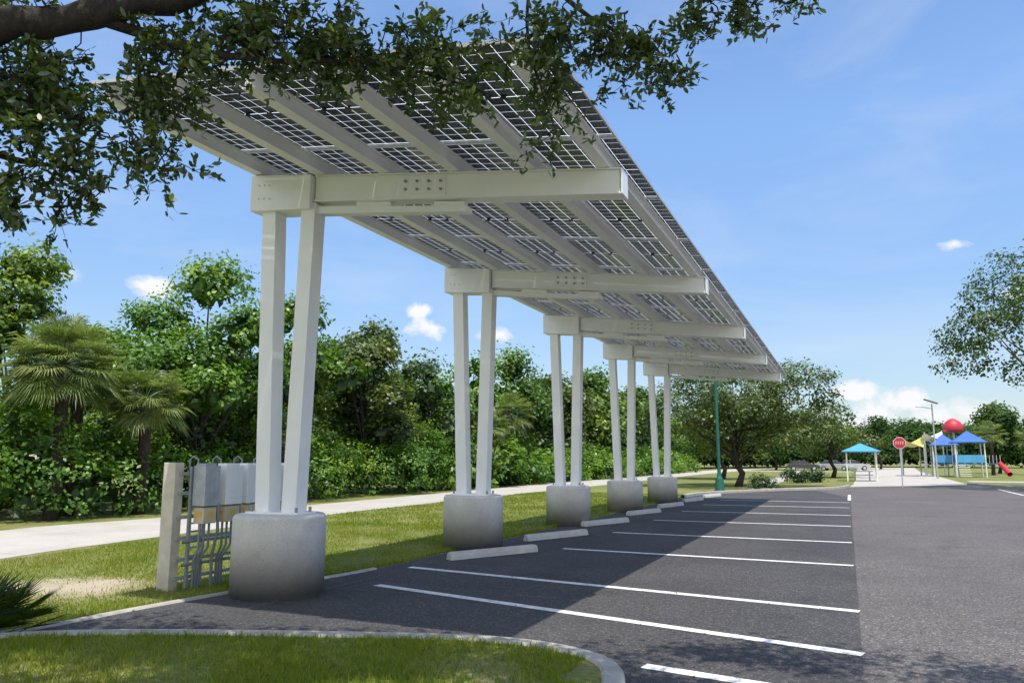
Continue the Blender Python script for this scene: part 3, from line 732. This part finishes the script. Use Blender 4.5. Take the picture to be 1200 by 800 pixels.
regs=[((-3.95,2.52,3.66),(.30,.30,.34),60),((-3.92,2.32,3.2),(.28,.25,.38),40),((-3.72,2.7,3.20),(.22,.2,.36),28),((-3.88,2.36,2.90),(.16,.14,.12),10),
((-3.5,2.95,3.42),(.22,.22,.30),24),((-3.4,3.0,3.82),(.32,.26,.24),44),((-3.05,3.3,4.06),(.34,.25,.22),46),((-2.7,3.6,4.08),(.34,.25,.20),44),((-2.3,3.85,4.08),(.36,.25,.20),44),
((-2.05,4.05,3.86),(.16,.15,.17),12),((-1.7,4.15,4.08),(.28,.22,.2),26),((-1.56,4.2,3.68),(.08,.07,.20),9),((-1.3,4.3,4.22),(.28,.2,.18),24),((-1.0,4.35,4.04),(.18,.15,.2),16),((-.86,4.4,3.88),(.10,.08,.10),7),
((-.55,4.45,4.30),(.27,.2,.14),20),((-.15,4.5,4.36),(.24,.2,.10),14),((.20,4.52,4.40),(.20,.14,.07),8),
((-1.0,3.9,4.8),(1.2,.5,.3),20),((-3.2,3.0,4.5),(.8,.6,.3),30)]
todo=[]
for c,r,n in regs:
    for i in range(n):
        d=rng.normal(size=3); d=d/np.linalg.norm(d)*rng.uniform(0,1)**.4
        todo.append(np.array(c)+d*np.array(r)+np.array([0,0,.04]))
lim0=np.array(nodes); todo.sort(key=lambda p: np.min(np.linalg.norm(lim0-p,axis=1)))
for p in todo: spray(p,rng.uniform(.14,.30),15)
LC=np.concatenate(LC);LN=np.concatenate(LN);LD=np.concatenate(LD);LL=np.concatenate(LL);LR=np.concatenate(LR)
poly_np('leaves',leafpolys(LC,LN,LL,LL*.42,LEAF6,LD),6,LR,M['oakleaf'],ok)
wood.obj('trunk_and_limbs',M['bark'],ok,True)
up=[(.4,4.9,6.2,1.1,.7,.5),(1.9,5.1,6.0,1.0,.7,.4),(3.4,5.2,6.2,1.0,.7,.4),(-.9,3.9,5.9,1.3,1.0,.5),(-2.4,3.8,6.4,1.3,.9,.5),(-4.2,3.6,6.4,1.4,1.0,.6),(-3.3,3.0,6.9,1.6,1.0,.6),(-6,3.3,6.2,1.4,1.0,.6),(-3,2.2,5.7,1.5,1.2,.6),(-5,1.6,5.4,1.5,1.2,.7),(-7.2,.5,5.6,1.8,1.6,.9),(-7.9,2.9,5.8,1.2,1.1,.5),(-5.6,-1.2,6.2,2,1.6,.9),(-9.3,0,5,1.5,1.5,1)]
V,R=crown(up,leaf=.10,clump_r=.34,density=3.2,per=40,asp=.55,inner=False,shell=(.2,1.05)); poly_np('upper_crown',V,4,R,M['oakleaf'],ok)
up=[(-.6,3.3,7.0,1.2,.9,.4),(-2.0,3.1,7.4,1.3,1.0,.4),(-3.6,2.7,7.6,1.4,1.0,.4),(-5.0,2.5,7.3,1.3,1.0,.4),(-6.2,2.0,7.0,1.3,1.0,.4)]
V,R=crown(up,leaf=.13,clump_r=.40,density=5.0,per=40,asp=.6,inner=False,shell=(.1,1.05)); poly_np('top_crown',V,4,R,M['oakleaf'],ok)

# ------------------------------------------------------------------ light
sd=Vector((.95,-1.5,4.9)).normalized()
el=math.asin(sd.z); az=math.atan2(sd.x,sd.y)
s=bpy.data.lights.new('sun','SUN'); s.energy=5.0; s.angle=math.radians(.53); s.color=(1,.955,.88)
so=bpy.data.objects.new('sun',s); COL.objects.link(so); so.rotation_euler=sd.to_track_quat('Z','Y').to_euler(); so.location=(0,0,30)
w=bpy.data.worlds.new('World'); scene.world=w; w.use_nodes=True; nt=w.node_tree; bg=nt.nodes['Background']
try:
    w.cycles.sampling_method='MANUAL'; w.cycles.sample_map_resolution=256
except Exception as ex: print(ex)
sky=N(nt,'ShaderNodeTexSky',sky_type='NISHITA'); sky.sun_disc=False; sky.sun_elevation=el; sky.sun_rotation=az; sky.air_density=1.0; sky.dust_density=.4; sky.ozone_density=2.2
tc=N(nt,'ShaderNodeTexCoord'); dirv=tc.outputs['Generated']
sxyz=N(nt,'ShaderNodeSeparateXYZ'); nt.links.new(dirv,sxyz.inputs[0])
hs=N(nt,'ShaderNodeHueSaturation'); hs.inputs['Saturation'].default_value=1.06; nt.links.new(sky.outputs[0],hs.inputs['Color'])
col=mixc(nt,hs.outputs[0],ramp(nt,sxyz.outputs['Z'],[(.0,(.80,.80,.86)),(.12,(1.02,1.0,1.04)),(.40,(1.55,1.58,1.62))]),1.0,'MULTIPLY')
nz=noise(nt,dirv,22,6,.62,.3)
mp=N(nt,'ShaderNodeMapping'); mp.inputs['Scale'].default_value=(3,3,10); nt.links.new(dirv,mp.inputs[0])
wz=noise(nt,mp.outputs[0],1.1,6,.6,.5)
mask=ramp(nt,wz,[(.47,0),(.80,.20)])
clouds=[((-.497,.848,.190),.024,1),((-.485,.853,.168),.032,1),((-.41,.895,.160),.024,.8),((-.737,.646,.200),.028,.6),((-.79,.57,.205),.02,.35),((.124,.963,.238),.018,.8),((.176,.968,.178),.024,.9),((.011,.997,.080),.028,1),((.03,.997,.052),.036,.9),((.064,.996,.064),.030,1),((.09,.996,.05),.03,.7),((-.02,.997,.06),.022,.6),((.13,.99,.055),.03,.6)]
for d,r,st in clouds:
    sc=N(nt,'ShaderNodeVectorMath',operation='SUBTRACT'); nt.links.new(dirv,sc.inputs[0]); sc.inputs[1].default_value=Vector(d).normalized()
    ml=N(nt,'ShaderNodeVectorMath',operation='MULTIPLY'); nt.links.new(sc.outputs[0],ml.inputs[0]); ml.inputs[1].default_value=(1,1,2.0)
    ln=N(nt,'ShaderNodeVectorMath',operation='LENGTH'); nt.links.new(ml.outputs[0],ln.inputs[0])
    v=math_(nt,'DIVIDE',ln.outputs['Value'],r)
    v=math_(nt,'ADD',v,math_(nt,'MULTIPLY',math_(nt,'SUBTRACT',nz,.5),3.2))
    v=math_(nt,'MULTIPLY',math_(nt,'SUBTRACT',1.0,v,clamp=True),st*1.8,clamp=True)
    mask=math_(nt,'MAXIMUM',mask,v)
col=mixc(nt,col,(6.4,6.5,6.7),mask)
# unseen bright cloud bank, added behind the viewpoint as fill for camera-facing surfaces
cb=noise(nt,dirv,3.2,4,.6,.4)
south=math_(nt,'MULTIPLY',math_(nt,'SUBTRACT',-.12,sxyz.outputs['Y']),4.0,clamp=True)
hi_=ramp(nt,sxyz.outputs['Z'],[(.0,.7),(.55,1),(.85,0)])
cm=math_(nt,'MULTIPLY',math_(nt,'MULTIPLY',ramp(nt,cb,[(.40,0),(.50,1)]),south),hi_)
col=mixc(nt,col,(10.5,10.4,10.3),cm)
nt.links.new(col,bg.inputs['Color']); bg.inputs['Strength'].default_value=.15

# ------------------------------------------------------------------ camera
cam=bpy.data.cameras.new('camera'); co=bpy.data.objects.new('camera',cam); COL.objects.link(co)
co.location=(0,0,1.6); co.rotation_euler=(math.radians(90+8.72),0,math.radians(23.3)); cam.lens=27; cam.sensor_width=36; cam.clip_start=.05; cam.clip_end=3000
scene.camera=co
print('polys',sum(len(o.data.polygons) for o in bpy.data.objects if o.type=='MESH'))
